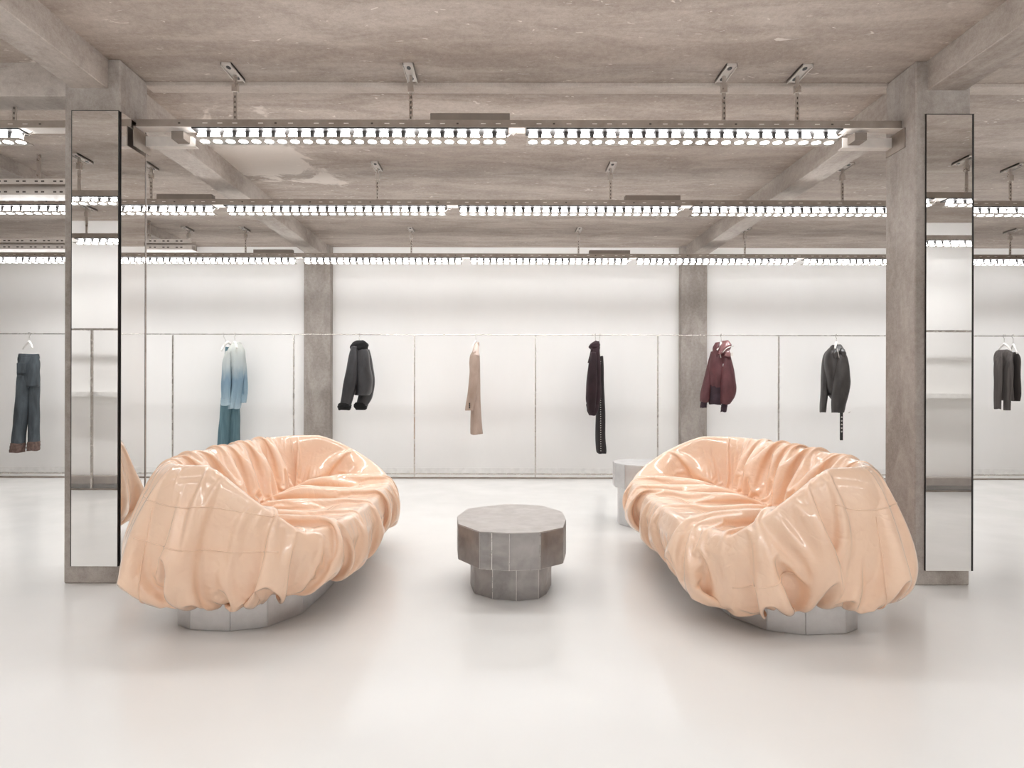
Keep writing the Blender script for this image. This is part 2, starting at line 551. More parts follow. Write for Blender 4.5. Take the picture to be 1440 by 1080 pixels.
def rail(x0, x1, y, label, hangers, drivers, detail=True, rot=28):
    z0 = 2.616
    r = empty('lighting_rail', ((x0 + x1) / 2, y, z0), label, 'lighting rail')
    ch = MB().box(x0, x1, y - .035, y - .031, z0 + .004, z0 + .046)       # front web
    ch.box(x0, x1, y + .031, y + .035, z0 + .004, z0 + .046)
    ch.box(x0, x1, y - .035, y + .035, z0 + .046, z0 + .050)
    ch.build('channel', 'rail', r)
    MB().box(x0, x1, y - .045, y + .035, z0, z0 + .004).build('bottom_flange', 'rail_light', r)
    if detail:
        x = x0 + .25
        k = 0
        while x < x1 - .2:
            link('slot' if k % 5 else 'rail_screw', slot_me if k % 5 else screw_me, r, (x - r.location.x, -.0355, .028))
            x += .087 if k % 3 else .15
            k += 1
    for j, hx in enumerate(hangers):
        st = MB().box(hx - .011, hx + .011, y - .004, y + .004, z0 + .05, CEIL - .085)
        st.box(hx - .017, hx + .017, y - .014, y + .014, CEIL - .11, CEIL - .06)
        st.box(hx - .008, hx + .008, y - .01, y + .01, CEIL - .06, CEIL - .008)
        s_ = st.build('hanger_strap', 'bracket', r)
        for q in range(5):
            link('strap_hole', strap_hole_me, s_, (hx - r.location.x, -.0045, .075 + q * .03))
        pl = MB().box(-.03, .03, -.10, .10, -.006, .006)
        pl.box(-.03, -.026, -.10, .10, -.016, .006).box(.026, .03, -.10, .10, -.016, .006)
        p_ = pl.build('ceiling_plate', 'tray', r, local=True)
        p_.location = (hx - r.location.x, -.03, CEIL - .0062 - z0)
        for q in (-.065, .06):
            link('plate_hole', plate_hole_me, p_, (0, q, -.0065))
    for a, b_ in drivers:
        MB().box(a, b_, y - .03, y + .03, z0 + .05, z0 + .092).build('driver_box', 'driver', r, bevel=.002)
    return r


def px_x(px, y):
    return (px - 702.0) / F * y


Y1, Y2, Y3, YA, YC = 3.76, 5.33, 7.43, 2.08, 0.67
rail(CLX1 + .02, CRX0, Y1, 'long steel lighting rail spanning between the two mirrored columns',
     [px_x(p, Y1) for p in (330, 577, 1017, 1120)], [(px_x(605, Y1), px_x(716, Y1))])
light_bar(px_x(275, Y1), Y1, 'LED light bar between the columns, near the two-mirror column')
light_bar(px_x(740, Y1), Y1, 'LED light bar between the columns, near the single-mirror column')
rail(XL, CLX0, Y1 + .02, 'lighting rail under the concrete cross beam outside the two-mirror column', [px_x(16, Y1)], [])
light_bar(px_x(29, Y1) - FIX_L, Y1 + .02, 'LED light bar under the cross beam outside the two-mirror column')
rail(XL, XR, Y2, 'full-width steel lighting rail behind the mirrored columns', [px_x(p, Y2) for p in (10, 212, 530, 858, 1184, 1420)],
     [(px_x(878, Y2), px_x(955, Y2)), (px_x(222, Y2), px_x(300, Y2))])
s = px_x(318, Y2)
for k, lab in zip(range(-2, 4), ('beyond the cable trays', 'passing behind the two-mirror column', 'in line with the fur-collared jacket',
                                 'in line with the coffee table', 'in line with the biker jacket', 'beyond the single-mirror column')):
    light_bar(s + k * (FIX_L + .108), Y2, 'LED light bar on the full-width rail behind the columns, ' + lab, power=1.1)
rail(XL, XR, Y3, 'full-width steel lighting rail directly above the clothes rack', [px_x(p, Y3) for p in (265, 345, 578, 813, 1047, 1420)],
     [(px_x(828, Y3), px_x(885, Y3)), (px_x(357, Y3), px_x(412, Y3))])
s = px_x(427, Y3)
for k, lab in zip(range(-2, 5), ('charcoal jeans', 'bleached denim shirt', 'fur-collared jacket', 'taupe coat', 'burgundy bomber jacket', 'biker jacket', 'ribbed sweater')):
    light_bar(s + k * (FIX_L + .105), Y3, 'LED light bar on the rail above the clothes rack, over the ' + lab, power=1.35)
rail(XL, XR, YA, 'full-width lighting rail before the mirrored columns', [-4.9, -3.35, -.9, 1.1, 3.72, 5.0], [], detail=False)
for k in range(-3, 3):
    light_bar(1.60 + k * 1.95, YA, 'LED light bar on the rail before the mirrored columns', power=.2)
rail(XL, XR, YC, 'full-width lighting rail beside the white wall with the opening', [-4.2, -2.2, 2.2, 4.2], [], detail=False)
for k in range(-1, 5):
    light_bar(-4.29 + k * 1.95, YC, 'LED light bar on the rail beside the opening wall', power=1.1)


# end brackets of the rail on the columns
def end_bracket(xc, sgn, label):
    """steel angle bracket: a plate on the column with a folded arm"""
    r = empty('rail_bracket', (xc, Y1, 2.58), label, 'bracket', 'rail end brackets')
    MB().box(min(xc, xc - sgn * .006), max(xc, xc - sgn * .006), Y1 - .07, Y1 + .11, 2.50, 2.612).build('fixing_plate', 'rail', r)
    a = MB().box(min(xc, xc - sgn * .30), max(xc, xc - sgn * .30), Y1 + .05, Y1 + .056, 2.545, 2.60)
    a.box(min(xc, xc - sgn * .30), max(xc, xc - sgn * .30), Y1 + .05, Y1 + .10, 2.541, 2.545)
    a.build('folded_arm', 'rail_light', r)
    MB().box(min(xc - sgn * .2, xc - sgn * .27), max(xc - sgn * .2, xc - sgn * .27), Y1 - .03, Y1 + .05, 2.555, 2.60).build('terminal_box', 'driver', r)
    return r


end_bracket(CLX1 + .022, -1, 'folded steel bracket holding the rail on the two-mirror column')
end_bracket(CRX0, 1, 'folded steel bracket holding the rail on the single-mirror column')

# perforated cable trays beyond the two-mirror column
hole_me = MB().box(-.012, .012, -.001, .002, -.006, .006).mesh('tray_hole', 'hole')


def cable_tray(x0, x1, y, z0, z1, label):
    r = empty('cable_tray', ((x0 + x1) / 2, y, z0), label, 'cable tray', 'perforated cable trays')
    MB().box(x0, x1, y, y + .004, z0, z0 + .042).box(x0, x1, y, y + .004, z1 - .042, z1).build('side_flange', 'tray', r)
    MB().box(x0, x1, y + .003, y + .16, z0 + .0, z0 + .004).box(x0, x1, y + .10, y + .104, z0, z1).build('tray_bed', 'tray', r)
    x = x0 + .08
    while x < x1 - .04:
        for dx in (0, .05):
            link('tray_hole', hole_me, r, (x + dx - r.location.x, -.001, .022))
            link('tray_hole', hole_me, r, (x + dx - r.location.x, -.001, z1 - z0 - .02))
        x += .145
    for hx in (x0 + 1.2, x1 - .5):
        MB().box(hx - .012, hx + .012, y + .06, y + .08, z1 - .02, CEIL).build('drop_rod', 'bracket', r)
    return r


cable_tray(-6.6, -3.15, 5.0, 2.61, 2.735, 'perforated zinc cable tray before the full-width lighting rail')
cable_tray(-6.8, -3.37, 7.0, 2.62, 2.73, 'perforated zinc cable tray before the rail above the clothes rack')

# ------------------------------------------------------------------ clothes racks
YR = 7.86
RZ = 1.764


def gx(px):
    return (px - 702.0) / F * YR


def gz(py):
    return CAM_H + (547.0 - py) / F * YR


rk = empty('clothes_rack', (0.45, YR, 0), 'long slim steel clothes rack before the white wall', 'clothes rack')
MB().tube([(XL + .3, YR, RZ), (XR - .3, YR, RZ)], .006, 10).build('top_rail', 'steel', rk, True)
for px in (243, 413, 583, 753, 925, 1095, 1265):
    x = gx(px)
    MB().box(x - .008, x + .008, YR - .007, YR + .007, 0.014, RZ - .011).build('post', 'steel', rk)
MB().box(XL + .3, XR - .3, YR + .012, YR + .03, .045, .062).build('lower_rail', 'steel', rk)
MB().box(XL + .3, XR - .3, YR - .02, YR + .02, 0, .016).build('floor_rail', 'rail', rk)
# wall skirting behind the rack
struct('baseboard_back', MB().box(XL, XR, YB - .012, YB, 0, .07), 'shelf', 'low white baseboard of the wall behind the clothes rack', 'baseboard')

for sgn, lab in ((-1, 'steel clothes rack with shelf on the wall opposite, seen in the two-mirror column'),
                 (1, 'steel clothes rack with shelf on the wall opposite, seen in the single-mirror column')):
    xa, xb = (1.6, 7.6)
    X0, X1 = (xa, xb) if sgn > 0 else (-xb, -xa)
    rr = empty('clothes_rack', ((X0 + X1) / 2, .27, 0), lab, 'clothes rack', 'racks on the opposite wall')
    MB().box(X0, X1, .255, .275, RZ - .04, RZ - .018).build('top_rail', 'steel', rr)
    for x in ((-6.0, -4.40, -2.9) if sgn < 0 else (2.7, 4.2, 5.8)):
        MB().box(x - .011, x + .011, .255, .275, .01, RZ - .04).build('post', 'steel', rr)
    MB().box(X0, X1, .10, .245, 1.01, 1.06).build('shelf', 'shelf', rr)
    MB().box(X0, X1, .105, .20, .055, .14).build('plinth', 'plinth', rr)
    MB().box(X0, X1, .25, .28, 0, .014).build('floor_rail', 'rail', rr)

# ------------------------------------------------------------------ faceted tables
def faceted(root, name, poly, z0, z1, mats, gap=.003, top=True, seed=0):
    """a polygonal drum: core, a panel on every facet, welded top plate"""
    rnd = random.Random(seed)
    cx = sum(p[0] for p in poly) / len(poly); cy = sum(p[1] for p in poly) / len(poly)
    ins = [(p[0] + (cx - p[0]) * .012, p[1] + (cy - p[1]) * .012) for p in poly]
    core = MB().prism(ins, z0 + .001, z1 - .001).build(name, mats[1], root)
    n = len(poly)
    for i in range(n):
        a = np.array(poly[i]); b_ = np.array(poly[(i + 1) % n])
        t = (b_ - a); L = np.linalg.norm(t); t /= L
        nrm = np.array((t[1], -t[0]))
        if np.dot(nrm, (a + b_) / 2 - np.array((cx, cy))) < 0:
            nrm = -nrm
        g = min(gap, L * .2)
        p0, p1 = a + t * g, b_ - t * g
        q0, q1 = p0 - nrm * .010, p1 - nrm * .010
        MB().prism([p0, p1, q1, q0], z0 + gap, z1 - gap).build('panel', mats[0], core, bevel=.0012)
    if top:
        MB().prism([(p[0] + (cx - p[0]) * .008, p[1] + (cy - p[1]) * .008) for p in poly], z1 - .004, z1 + .001).build('top_plate', mats[2], root)
    return core


TT = [(-.238, 3.641), (-.218, 3.427), (-.0995, 3.246), (-.037, 3.233), (.052, 3.21), (.21, 3.237), (.337, 3.348), (.374, 3.56), (.377, 3.79),
      (.27, 3.98), (.054, 4.04), (-.19, 3.884)]
TBASE = [(-.16, 3.6), (-.134, 3.44), (-.035, 3.345), (.091, 3.311), (.21, 3.347), (.255, 3.426), (.295, 3.587), (.28, 3.75), (.2, 3.86),
         (.08, 3.9), (-.05, 3.87), (-.14, 3.76)]
tb = empty('coffee_table', (.07, 3.62, 0), 'low faceted steel drum coffee table between the two peach sofas', 'coffee table')
faceted(tb, 'drum_top', TT, .185, .375, ('table_metal', 'weld', 'table_top'), seed=1)
faceted(tb, 'drum_base', TBASE, 0.0, .186, ('table_metal', 'weld', 'table_top'), top=False, seed=2)

st = empty('side_table', (1.2, 5.26, 0), 'pale faceted steel side table behind the sofa under the leather jackets', 'side table')
def ngon(cx, cy, r, n, ph=0.2):
    return [(cx + r * math.cos(ph + 2 * math.pi * k / n), cy + r * math.sin(ph + 2 * math.pi * k / n)) for k in range(n)]
faceted(st, 'drum_top', ngon(1.2, 5.26, .265, 12), .305, .50, ('alu', 'weld', 'alu'), seed=3)
faceted(st, 'drum_base', ngon(1.2, 5.26, .225, 12), 0, .306, ('alu', 'weld', 'alu'), top=False, seed=4)


# ------------------------------------------------------------------ draped sofas (small position-based cloth solver)
def smooth01(x, a, b):
    t = np.clip((x - a) / (b - a), 0, 1)
    return t * t * (3 - 2 * t)


def vnoise(nu, nv, fu, fv, rng):
    """smooth periodic-in-u value noise on an nu x nv grid"""
    g = rng.standard_normal((fu, fv + 3))
    u = np.arange(nu) / nu * fu
    v = np.arange(nv) / max(nv - 1, 1) * fv
    iu = np.floor(u).astype(int); fu_ = u - iu
    iv = np.floor(v).astype(int); fv_ = v - iv
    su = fu_ * fu_ * (3 - 2 * fu_); sv = fv_ * fv_ * (3 - 2 * fv_)
    a = g[np.ix_(iu % fu, iv)]; b = g[np.ix_((iu + 1) % fu, iv)]
    c = g[np.ix_(iu % fu, iv + 1)]; d = g[np.ix_((iu + 1) % fu, iv + 1)]
    su = su[:, None]; sv = sv[None, :]
    return (a * (1 - su) + b * su) * (1 - sv) + (c * (1 - su) + d * su) * sv


def sofa_surface(nu, nv, hem_drop):
    """tub sofa: local x = depth (front +), y = length; rows run hem -> rim -> seat crease"""
    HA, HB, E = 1.0, .53, 3.5
    # outline sampled evenly
    th = np.linspace(0, 2 * np.pi, 4000, endpoint=False)
    ox = HB * np.sign(np.cos(th)) * np.abs(np.cos(th)) ** (2 / E)
    oy = HA * np.sign(np.sin(th)) * np.abs(np.sin(th)) ** (2 / E)
    seg = np.hypot(np.diff(np.append(ox, ox[0])), np.diff(np.append(oy, oy[0])))
    cum = np.concatenate([[0], np.cumsum(seg)])
    tt = np.linspace(0, cum[-1], nu, endpoint=False)
    ox = np.interp(tt, cum, np.append(ox, ox[0])); oy = np.interp(tt, cum, np.append(oy, oy[0]))
    # crease line along the back of the seat
    cxx = -.19 + 0 * ox
    cyy = np.clip(oy, -1, 1) * .66
    dx, dy = cxx - ox, cyy - oy
    D = np.hypot(dx, dy); dx /= D; dy /= D
    near = smooth01(-oy, .3, .9)
    w_ = .57 - .13 * near
    R = .765 - .012 * near - .30 * np.clip((ox + .06) / w_, 0, 1) ** 1.6
    SE, CR = .435, .405
    hz = .195 - hem_drop(ox, oy)
    k = (R - SE) / (.765 - SE)          # 1 on arms and back, 0 at the front
    dH = .17 + 0 * k
    ctrl = [
        (dH, hz),
        (.085 + 0 * k, hz + .005),
        (.025 + 0 * k, hz + .07),
        (0 * k, .36 + 0 * k),
        (.008 + .012 * k, .40 + .16 * k),
        (.045 + .02 * k, SE + .005 + (R - SE) * .80),
        (.115 + .02 * k, R - .002),
        (.185 + .01 * k, SE + (R - SE) * .86),
        (.235 + .005 * k, SE + (R - SE) * .48),
        (.275 + .01 * k, SE + (R - SE) * .12),
        (.31 + .35 * (D - .32), SE - .008 + 0 * k),
        (.31 + .75 * (D - .32), SE - .010 + 0 * k),
        (D, CR + 0 * k),
    ]
    P = np.array([[np.broadcast_to(c[0], ox.shape), np.broadcast_to(c[1], ox.shape)] for c in ctrl])   # n,2,nu
    # catmull-rom
    S = []
    n = len(ctrl)
    for i in range(n - 1):
        p0 = P[max(i - 1, 0)]; p1 = P[i]; p2 = P[i + 1]; p3 = P[min(i + 2, n - 1)]
        for t in np.linspace(0, 1, 12, endpoint=False):
            S.append(.5 * (2 * p1 + (p2 - p0) * t + (2 * p0 - 5 * p1 + 4 * p2 - p3) * t * t + (3 * p1 - p0 - 3 * p2 + p3) * t ** 3))
    S.append(P[-1])
    S = np.array(S)                      # m,2,nu
    out = np.zeros((nu, nv, 3))
    for i in range(nu):
        d, z = S[:, 0, i], S[:, 1, i]
        c = np.concatenate([[0], np.cumsum(np.hypot(np.diff(d), np.diff(z)))])
        q = np.linspace(0, c[-1], nv)
        dd = np.interp(q, c, d); zz = np.interp(q, c, z)
        out[i, :, 0] = ox[i] + dx[i] * dd
        out[i, :, 1] = oy[i] + dy[i] * dd
        out[i, :, 2] = zz
    return out


def normals(p):
    du = np.roll(p, -1, 0) - np.roll(p, 1, 0)
    dv = np.empty_like(p)
    dv[:, 1:-1] = p[:, 2:] - p[:, :-2]
    dv[:, 0] = p[:, 1] - p[:, 0]; dv[:, -1] = p[:, -1] - p[:, -2]
    n = np.cross(du, dv)
    n /= np.linalg.norm(n, axis=2, keepdims=True) + 1e-9
    return n


def upsample(p):
    """double the grid in u (periodic) and v"""
    u2 = np.empty((p.shape[0] * 2, p.shape[1], 3))
    u2[0::2] = p
    u2[1::2] = .5 * (p + np.roll(p, -1, 0))
    v2 = np.empty((u2.shape[0], u2.shape[1] * 2 - 1, 3))
    v2[:, 0::2] = u2
    v2[:, 1::2] = .5 * (u2[:, 1:] + u2[:, :-1])
    return v2


def solve(p, S, ku, kv, iters, bend, g, cap, drift, far=False):
    nu, nv = p.shape[:2]
    N = normals(S)
    ru = np.linalg.norm(np.roll(S, -1, 0) - S, axis=2) * ku
    rv = np.linalg.norm(S[:, 1:] - S[:, :-1], axis=2) * .5 * (kv[:, 1:] + kv[:, :-1])
    km = (.5 * (ku + kv))
    d1 = np.linalg.norm(np.roll(S, -1, 0)[:, 1:] - S[:, :-1], axis=2) * km[:, 1:]
    d2 = np.linalg.norm(np.roll(S, -1, 0)[:, :-1] - S[:, 1:], axis=2) * km[:, 1:]
    b2u = np.linalg.norm(np.roll(S, -2, 0) - S, axis=2) * ku
    b2v = np.linalg.norm(S[:, 2:] - S[:, :-2], axis=2) * kv[:, 1:-1]
    b3u = np.linalg.norm(np.roll(S, -3, 0) - S, axis=2) * ku * .97
    pin0, pin1 = S[:, 0].copy(), S[:, -1].copy()
    iu = np.arange(nu)
    ev, od = iu[0::2], iu[1::2]
    vel = np.zeros_like(p)

    def proj(a, b, rest, w):
        d = b - a
        l = np.sqrt((d * d).sum(-1)) + 1e-9
        c = (.5 * w * (l - rest) / l)[..., None] * d
        return c
    for it in range(iters):
        vel *= .88
        vel[..., 2] -= g
        pv = p.copy()
        p = p + vel
        for rep in range(2):
            for A in (ev, od):
                B = (A + 1) % nu
                c = proj(p[A], p[B], ru[A], 1.0); p[A] += c; p[B] -= c
            for s in (0, 1):
                a = np.arange(s, nv - 1, 2); b = a + 1
                c = proj(p[:, a], p[:, b], rv[:, a], 1.0); p[:, a] += c; p[:, b] -= c
            for A in (ev, od):
                B = (A + 1) % nu
                c = proj(p[A, :-1], p[B, 1:], d1[A], .35); p[A, :-1] += c; p[B, 1:] -= c
                c = proj(p[A, 1:], p[B, :-1], d2[A], .35); p[A, 1:] += c; p[B, :-1] -= c
        # bending
        for s in range(4):
            A = iu[s::4]; B = (A + 2) % nu
            c = proj(p[A], p[B], b2u[A], bend); p[A] += c; p[B] -= c
        for s in range(4):
            a = np.arange(s, nv - 2, 4)
            c = proj(p[:, a], p[:, a + 2], b2v[:, a], bend); p[:, a] += c; p[:, a + 2] -= c
        if far:
            for s in range(6):
                A = iu[s::6]; B = (A + 3) % nu
                c = proj(p[A], p[B], b3u[A], .30); p[A] += c; p[B] -= c
        # body collision, sag cap and drift
        r = p - S
        h = (r * N).sum(-1)
        tang = r - h[..., None] * N
        tang *= (1 - drift)
        h = np.maximum(h, 0)
        over = h > cap
        h = np.where(over, cap + (h - cap) * .6, h)
        p = S + tang + h[..., None] * N
        p[:, 0] = pin0; p[:, -1] = pin1
        p[..., 2] = np.maximum(p[..., 2], S[:, :1, 2] - .045)
        vel = p - pv
        vmax = .02
        vel = np.clip(vel, -vmax, vmax)
    return p


def resample(a, nu, nv):
    """bilinear resize of an nu x nv noise grid, periodic in u"""
    a = np.vstack([a, a[:1]])
    U = np.linspace(0, a.shape[0] - 1, nu, endpoint=False)
    i = U.astype(int); f = (U - i)[:, None]
    a = a[i] * (1 - f) + a[np.minimum(i + 1, a.shape[0] - 1)] * f
    V = np.linspace(0, a.shape[1] - 1, nv)
    k = np.minimum(V.astype(int), a.shape[1] - 2); g = (V - k)[None, :]
    return a[:, k] * (1 - g) + a[:, k + 1] * g


def drape(seed, hem_drop, taut, folds):
    rng = np.random.default_rng(seed)
    NU, NV = 144, 37
    n1 = vnoise(144, 37, 22, 3, np.random.default_rng(seed + 1))
    n2 = vnoise(144, 37, 16, 6, np.random.default_rng(seed + 2))
    p = None
    for lev in range(3):
        nu, nv = NU * 2 ** lev, (NV - 1) * 2 ** lev + 1
        S = sofa_surface(nu, nv, hem_drop)
        vv = np.linspace(0, 1, nv)[None, :]
        a1, a2 = resample(n1, nu, nv), resample(n2, nu, nv)
        t = taut(S)
        ex = .13 + .55 * (1 - smooth01(vv, 0, .38)) + .24 * smooth01(vv, .5, .8)
        ku = 1 + np.clip(ex * (1 + .5 * a1), .02, .8) * t
        kv = 1 + np.clip((.05 + .10 * (1 - smooth01(vv, .0, .4))) * (1 + .9 * a2), 0, .3) * t
        if lev == 0:
            N = normals(S)
            kick = .035 * vnoise(nu, nv, 40, 3, rng) + .02 * vnoise(nu, nv, 64, 8, rng)
            kick = np.abs(kick) * t
            p = S + N * kick[..., None] + N * (folds(S, nu, nv))[..., None]
            p = solve(p, S, ku, kv, 240, .6, 6e-5, .13, .002, far=True)
        elif lev == 1:
            p = upsample(p)
            p = solve(p, S, ku, kv, 110, .35, 5e-5, .13, .0015)
        else:
            p = upsample(p)
            p = solve(p, S, ku * (1 + .02 * t), kv, 40, .2, 4e-5, .13, .001)
    return p, S


def sofa(center, mirror_x, seed, hem_drop, taut, folds, label, base_poly, seams):
    r = empty('sofa', (center[0], center[1], 0), label, 'sofa')
    p, S = drape(seed, hem_drop, taut, folds)
    nu, nv = p.shape[:2]
    # elastic gathers just above the hem
    rg = np.random.default_rng(seed + 5)
    ph = np.cumsum(rg.uniform(.35, 1.65, nu)); ph *= 2 * np.pi * 84 / ph[-1]
    vv = np.linspace(0, 1, nv)[None, :]
    amp = np.repeat(rg.uniform(.2, 1.0, nu // 8), 8)[:, None] * (.011 * smooth01(vv, 0, .03) * (1 - smooth01(vv, .04, .24)))
    gather = 1 - np.abs(np.sin(ph / 2))[:, None] ** .8
    p = p - normals(p) * (amp * 1.6 * gather ** 2)[..., None]
    q = p.copy()
    if mirror_x:
        q[..., 0] *= -1
    me = bpy.data.meshes.new('vinyl_cover')
    idx = np.arange(nu * nv).reshape(nu, nv)
    a = idx; b_ = np.roll(idx, -1, 0)
    fs = np.stack([a[:, :-1], b_[:, :-1], b_[:, 1:], a[:, 1:]], -1).reshape(-1, 4)
    if mirror_x:
        fs = fs[:, ::-1]
    me.from_pydata(q.reshape(-1, 3).tolist(), [], fs.tolist())
    me.materials.append(M['vinyl'])
    me.shade_smooth()
    o = link('vinyl_cover', me, r)
    sub = o.modifiers.new('sub', 'SUBSURF'); sub.levels = 1; sub.render_levels = 1
    nn = normals(q)
    if mirror_x:
        nn = -nn
    for (u0, u1, v0, v1) in seams:
        k = int(abs(u1 - u0) * nu) + int(abs(v1 - v0) * nv)
        us = (np.round(np.linspace(u0, u1, k) * nu).astype(int)) % nu
        vs = np.clip(np.round(np.linspace(v0, v1, k) * (nv - 1)).astype(int), 1, nv - 2)
        pts = q[us, vs] + nn[us, vs] * .0008
        pts = .25 * np.vstack([pts[:1], pts[:-1]]) + .5 * pts + .25 * np.vstack([pts[1:], pts[-1:]])
        MB().tube([tuple(x) for x in pts], .0028, 6).build('seam', 'vinyl', o, True, local=True)
    bp = [((-x if mirror_x else x) + center[0], y + center[1]) for x, y in base_poly]
    faceted(r, 'plinth_base', bp, 0.0, .22, ('alu', 'alu', 'alu'), gap=.0012, top=False, seed=seed)
    return r


BP = [(.28, -.30), (.255, -.62), (.15, -.80), (0, -.855), (-.19, -.835), (-.275, -.78), (-.29, -.5), (-.29, .5), (-.26, .72), (-.15, .83), (0, .86), (.15, .80),
      (.255, .62), (.28, .30)]


def taut_left(S):
    # the far arm is pulled smooth
    x, y, z = S[..., 0], S[..., 1], S[..., 2]
    smoothed = smooth01(y, .55, .8) * smooth01(z, .40, .56)
    near_top = smooth01(-y, .6, .85) * smooth01(z, .52, .66)
    return (1 - .85 * smoothed - .3 * near_top) * (1 + .5 * smooth01(-y, .6, .85) * (1 - smooth01(z, .45, .6)))


def drop_left(ox, oy):
    return .015 * np.sin(oy * 5 + ox * 7) + .02 * smooth01(-oy, .7, 1.0)


def drop_right(ox, oy):
    return .02 * np.sin(oy * 4 + ox * 5 + 1) + .085 * smooth01(-oy, .6, .95) * smooth01(ox, -.1, .4)


def ridge(d, w_, h):
    """one-sided pleat: steep on one side, soft on the other"""
    return h * np.where(d > 0, np.exp(-(d / w_) ** 2), np.exp(-(d / (w_ * .3)) ** 2))


def folds_left(S, nu, nv):
    x, y, z = S[..., 0], S[..., 1], S[..., 2]
    f = np.zeros_like(x)
    # pleats thrown over the back and across the seat
    for yy, sl, h in ((-.62, .25, .03), (-.48, .3, .035), (-.18, .22, .03), (.02, .28, .035), (.22, .2, .03), (.42, .12, .04)):
        f += ridge(y - yy - sl * (z - .6), .07, h) * (x < .1) * smooth01(z, .35, .5)
    for yy, sl, h in ((-.45, -.25, .03), (-.15, -.3, .03), (.12, -.2, .03), (.33, -.3, .03), (.52, -.25, .035)):
        f += ridge(y - yy - sl * x, .06, h) * smooth01(x, -.2, .0)
    # drapes on the near arm
    nr = smooth01(-y, .75, .9)
    for xx, sl, h in ((-.33, .25, .035), (-.16, -.25, .07), (.02, .45, .08), (.22, -.45, .07), (.38, .2, .06)):
        f += nr * ridge(x - xx - sl * (z - .35), .06, h) * (1 - smooth01(z, .42, .6))
    return f


def folds_right(S, nu, nv):
    x, y, z = S[..., 0], S[..., 1], S[..., 2]
    f = np.zeros_like(x)
    for yy, sl, h in ((-.55, .2, .03), (-.30, -.3, .04), (-.05, .35, .04), (.15, -.2, .03), (.36, .25, .04)):
        f += ridge(y - yy - sl * (z - .6), .07, h) * (x < .1) * smooth01(z, .35, .5)
    for yy, sl, h in ((-.5, -.15, .03), (-.2, -.25, .03), (.05, -.3, .03), (.28, -.2, .03), (.5, -.2, .035)):
        f += ridge(y - yy - sl * x, .06, h) * smooth01(x, -.2, .0)
    nr = smooth01(-y, .7, .88)
    # broad diagonal pleat across the near arm
    for xx, sl, h in ((.13, .6, .10), (.30, .5, .07), (-.10, .2, .07), (-.27, -.35, .08), (-.40, .1, .06)):
        f += nr * ridge(x - xx - sl * (z - .35), .10, h) * (1 - smooth01(z, .55, .72))
    return f


# u = 0 at the front (+x), .25 far arm, .5 back, .75 near arm
sofa((-1.215, 3.75), False, 11, drop_left, taut_left, folds_left, 'glossy peach vinyl draped sofa before the two-mirror column', BP,
     [(.68, .80, .33, .33), (.66, .80, .47, .47), (.69, .69, .05, .45)])
sofa((1.375, 3.72), True, 29, drop_right, taut_left, folds_right, 'glossy peach vinyl draped sofa before the single-mirror column', BP,
     [(.70, .70, .05, .45), (.775, .82, .25, .25), (.66, .74, .47, .47)])


# ------------------------------------------------------------------ garments on the rack
def loft(name, rings, mat, parent, nseg=26, fold=.10, nf=5, seed=0, cap=True):
    """rings: (px_left, px_right, py, depth offset y, half depth y); horizontal elliptical sections with hanging folds"""
    rnd = random.Random(seed)
    # resample rings with a smooth spline
    arr = np.array(rings, float)
    n = len(arr)
    t = np.linspace(0, n - 1, (n - 1) * 6 + 1)
    res = []
    for q in t:
        i = min(int(q), n - 2); s_ = q - i
        p0, p1, p2, p3 = arr[max(i - 1, 0)], arr[i], arr[i + 1], arr[min(i + 2, n - 1)]
        res.append(.5 * (2 * p1 + (p2 - p0) * s_ + (2 * p0 - 5 * p1 + 4 * p2 - p3) * s_ ** 2 + (3 * p1 - p0 - 3 * p2 + p3) * s_ ** 3))
    vs, fs = [], []
    ph = [rnd.uniform(0, 6.28) for _ in range(4)]
    for j, (l, r_, py, dy, hd) in enumerate(res):
        yy = YR + dy
        cx = ((l + r_) / 2 - 702.0) / F * yy; hw = abs(r_ - l) / 2 / F * yy
        f_ = j / (len(res) - 1)
        for k in range(nseg):
            a = 2 * math.pi * k / nseg
            w_ = 1 + fold * (.6 * math.cos(nf * a + ph[0] + 2 * f_) + .4 * math.cos((nf + 4) * a + ph[1] - 3 * f_)) * (.35 + .65 * f_)
            crk = .03 * math.sin(17 * f_ + 3 * a + ph[2])
            ca, sa = math.cos(a), math.sin(a)
            e = .8
            x = cx + hw * math.copysign(abs(ca) ** e, ca) * (1 + .3 * (w_ - 1) + crk)
            y = YR + dy + hd * math.copysign(abs(sa) ** e, sa) * (w_ + crk)
            vs.append((x, y, CAM_H + (547.0 - py) / F * yy + .004 * math.sin(3 * a + ph[3])))
    m_ = len(res)
    for j in range(m_ - 1):
        for k in range(nseg):
            k2 = (k + 1) % nseg
            fs.append((j * nseg + k, j * nseg + k2, (j + 1) * nseg + k2, (j + 1) * nseg + k))
    if cap:
        fs.append(tuple(reversed(range(nseg))))
        fs.append(tuple((m_ - 1) * nseg + k for k in range(nseg)))
    return MB().add(vs, fs).build(name, mat, parent, True)


def garment(name, px, py, label, cat, dy=0):
    return empty(name, (gx(px), YR + dy, gz(py)), label, cat, 'garments on the clothes rack')


def strip(name, pts, w_, mat, parent, th=.006, dy=0.0):
    """a narrow band following points given as (px, py, y offset)"""
    P = [(gx(a), YR + c + dy, gz(b_)) for a, b_, c in pts]
    return MB().tube(P, w_, 6).build(name, mat, parent, True)


